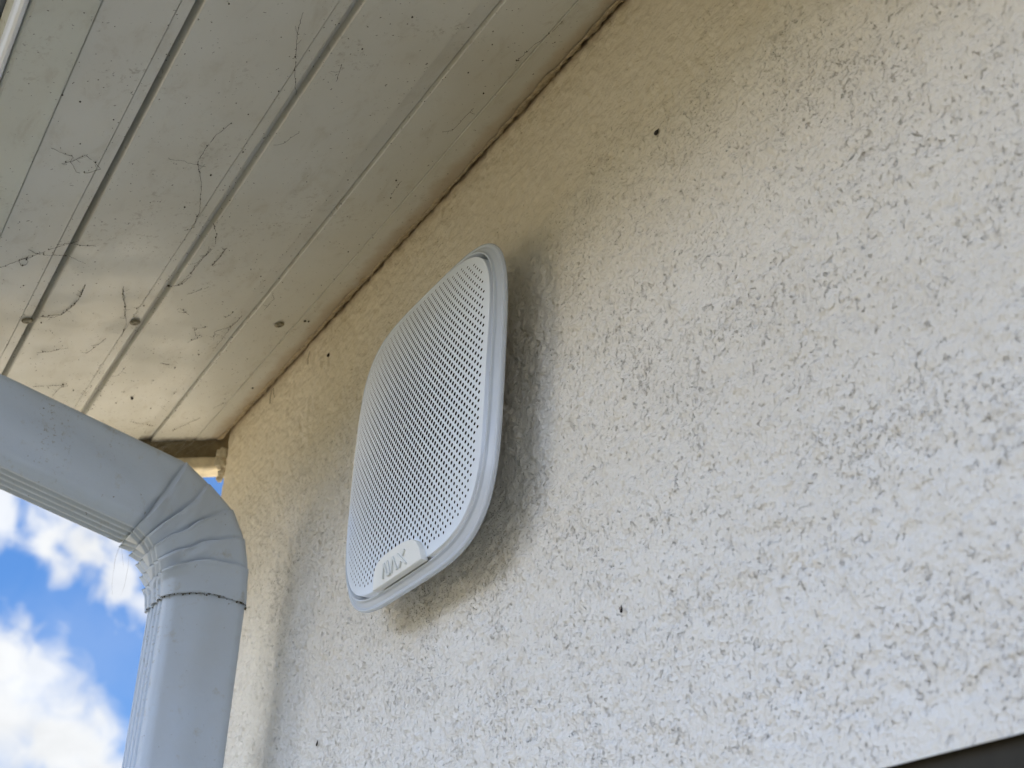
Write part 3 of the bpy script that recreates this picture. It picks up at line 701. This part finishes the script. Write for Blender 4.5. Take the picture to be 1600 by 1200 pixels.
SPECKS = [(1.1435,0.1223,.0020),(1.141,0.1235,.0014),(1.0753,0.1046,.0011),(1.0471,0.0926,.0009),(1.1537,0.1337,.0010),(1.1678,0.0984,.0009),(1.1101,0.1902,.0012),(1.1232,0.1783,.0009),(0.6857,0.2898,.0009),(0.6956,0.2915,.0010),(0.6906,0.2787,.0010),(0.6888,0.3066,.0006),(0.7351,0.2678,.0007),(0.7059,0.2554,.0007),(0.7599,0.1778,.0010),(0.8031,0.1817,.0009),(0.6866,0.1786,.0007),(0.6761,0.19,.0006),(0.6342,0.1983,.0005),(0.6372,0.0392,.0010),(0.5776,0.0215,.0006),(0.588,0.0601,.0007),(0.5737,0.1211,.0009),(0.6086,0.1368,.0008),(0.7487,0.0483,.0009),(0.9117,0.0368,.0006),(1.0467,0.093,.0009),(1.0557,0.0465,.0007),(0.9005,0.0306,.0006),(0.9003,0.0915,.0008),(1.147,0.0354,.0007),(.9205,.157,.0016),(1.122,.0175,.0017),(.978,.024,.0018),(.9785,.0205,.0014)]
def tube(V, F, pts, r):
    pts = [Vector(p) for p in pts]; k0 = len(V); n = 4
    for i, p in enumerate(pts):
        t = (pts[min(i + 1, len(pts) - 1)] - pts[max(i - 1, 0)]).normalized(); a = t.cross(Vector((.1, .3, 1))).normalized(); b = t.cross(a)
        for j in range(n):
            q = 2 * math.pi * j / n; V.append(tuple(p + (a * math.cos(q) + b * math.sin(q)) * (r * (.6 + .8 * rnd.random()))))
    for i in range(len(pts) - 1):
        for j in range(n): F.append((k0 + i * n + j, k0 + i * n + (j + 1) % n, k0 + (i + 1) * n + (j + 1) % n, k0 + (i + 1) * n + j))
def wander(p, q, n, amp):
    o = []
    for i in range(n): 
        t = i / n; o.append((p[0] + (q[0] - p[0]) * t + rnd.uniform(-amp, amp), p[1] + (q[1] - p[1]) * t + rnd.uniform(-amp, amp) * .7))
    return o
V = []; F = []
for wv in WEBS:
    pl = []
    for p, q in zip(wv[:-1], wv[1:]): pl += wander(p, q, max(3, int(math.dist(p, q) / .0022)), .0005)
    pl.append(wv[-1]); gaps = 0; cur = []
    for i, (x, s) in enumerate(pl):
        cur.append(sof(x, s, .0007 + .0006 * rnd.random()))
        if rnd.random() < .07 and len(cur) > 2: tube(V, F, cur, .00012); cur = []
        if rnd.random() < .20: blob(V, F, sof(x + rnd.uniform(-.0006, .0006), s, .0006), rnd.uniform(.00025, .0006), n=5)
        if rnd.random() < .10:
            a_ = rnd.uniform(0, 6.28); l_ = rnd.uniform(.002, .007)
            tube(V, F, [sof(x, s, .0008), sof(x + l_ * .5 * math.cos(a_) + .0003, s + l_ * .5 * math.sin(a_), .0010), sof(x + l_ * math.cos(a_), s + l_ * math.sin(a_), .0006)], .00009)
    if len(cur) > 1: tube(V, F, cur, .00012)
for x, s, r in SPECKS: blob(V, F, sof(x, s, .0004), r * .62, (1.5, 1, .7), 7)
# loose grit, thickest along the grooves and near the corner
for k in range(1100):
    x = 1.255 - abs(rnd.gauss(0, .30)); gs = rnd.choice((.0735, .0875, .1535, .1595, .168, .168, .243, .2515, .291, None, None, None, None, None, None, None))
    s = rnd.uniform(.03, .32) if gs is None else gs + rnd.gauss(0, .0016)
    if .12 < x < 1.25: blob(V, F, sof(x, s, .0002), rnd.uniform(.00012, .00038) * (1.6 if rnd.random() < .06 else 1), (1.6, 1, .7), 4)
web = mesh('cobweb', V, F, M_web); tag(web, 'dirty cobweb strands and grit clinging to the eaves boards', 'cobweb', kind='stuff')
# grimy web tangle at the open end by the corner, and threads hanging off the elbow
V = []; F = []
for k in range(46):
    x = 1.2635 + rnd.uniform(-.012, .006); s = rnd.uniform(.004, .075); L_ = rnd.uniform(.008, .03); a_ = rnd.uniform(-.6, .6)
    p0 = sof(x, s, rnd.uniform(-.001, .002)); p1 = sof(x + rnd.uniform(-.006, .008), s + L_ * math.cos(a_), rnd.uniform(.0, .014)); 
    mid = tuple((a + b) / 2 + rnd.uniform(-.0015, .0015) for a, b in zip(p0, p1)); tube(V, F, [p0, mid, p1], .00009)
for k in range(26):
    x0 = .972 + rnd.gauss(0, .004); s0 = .0035; 
for (x0, z0, dx, dz) in ((1.108, 2.781, -.006, -.012), (1.112, 2.782, .002, -.014), (1.02, 2.778, .001, -.012), (1.118, 2.783, .010, -.004)):
    tube(V, F, [(x0, .0016, z0), (x0 + dx * .5 + .0008, .0018, z0 + dz * .5), (x0 + dx, .0014, z0 + dz)], .0004)
for k in range(4):
    y0 = 0.1287 - .004 * k * .6; p = [(XF + PW - .004 + .0015 * math.sin(i * 1.7 + k), y0 + .0035 * math.sin(i * .5 + k) + (.002 if k % 2 else -.001) * i * .3, 2.5736 - .0075 * i) for i in range(3 + (k * 3) % 6)]
    tube(V, F, p, .00006)
w2 = mesh('cobweb', V, F, M_silk); tag(w2, 'pale cobweb threads at the open eaves end and under the downspout elbow', 'cobweb', kind='stuff')
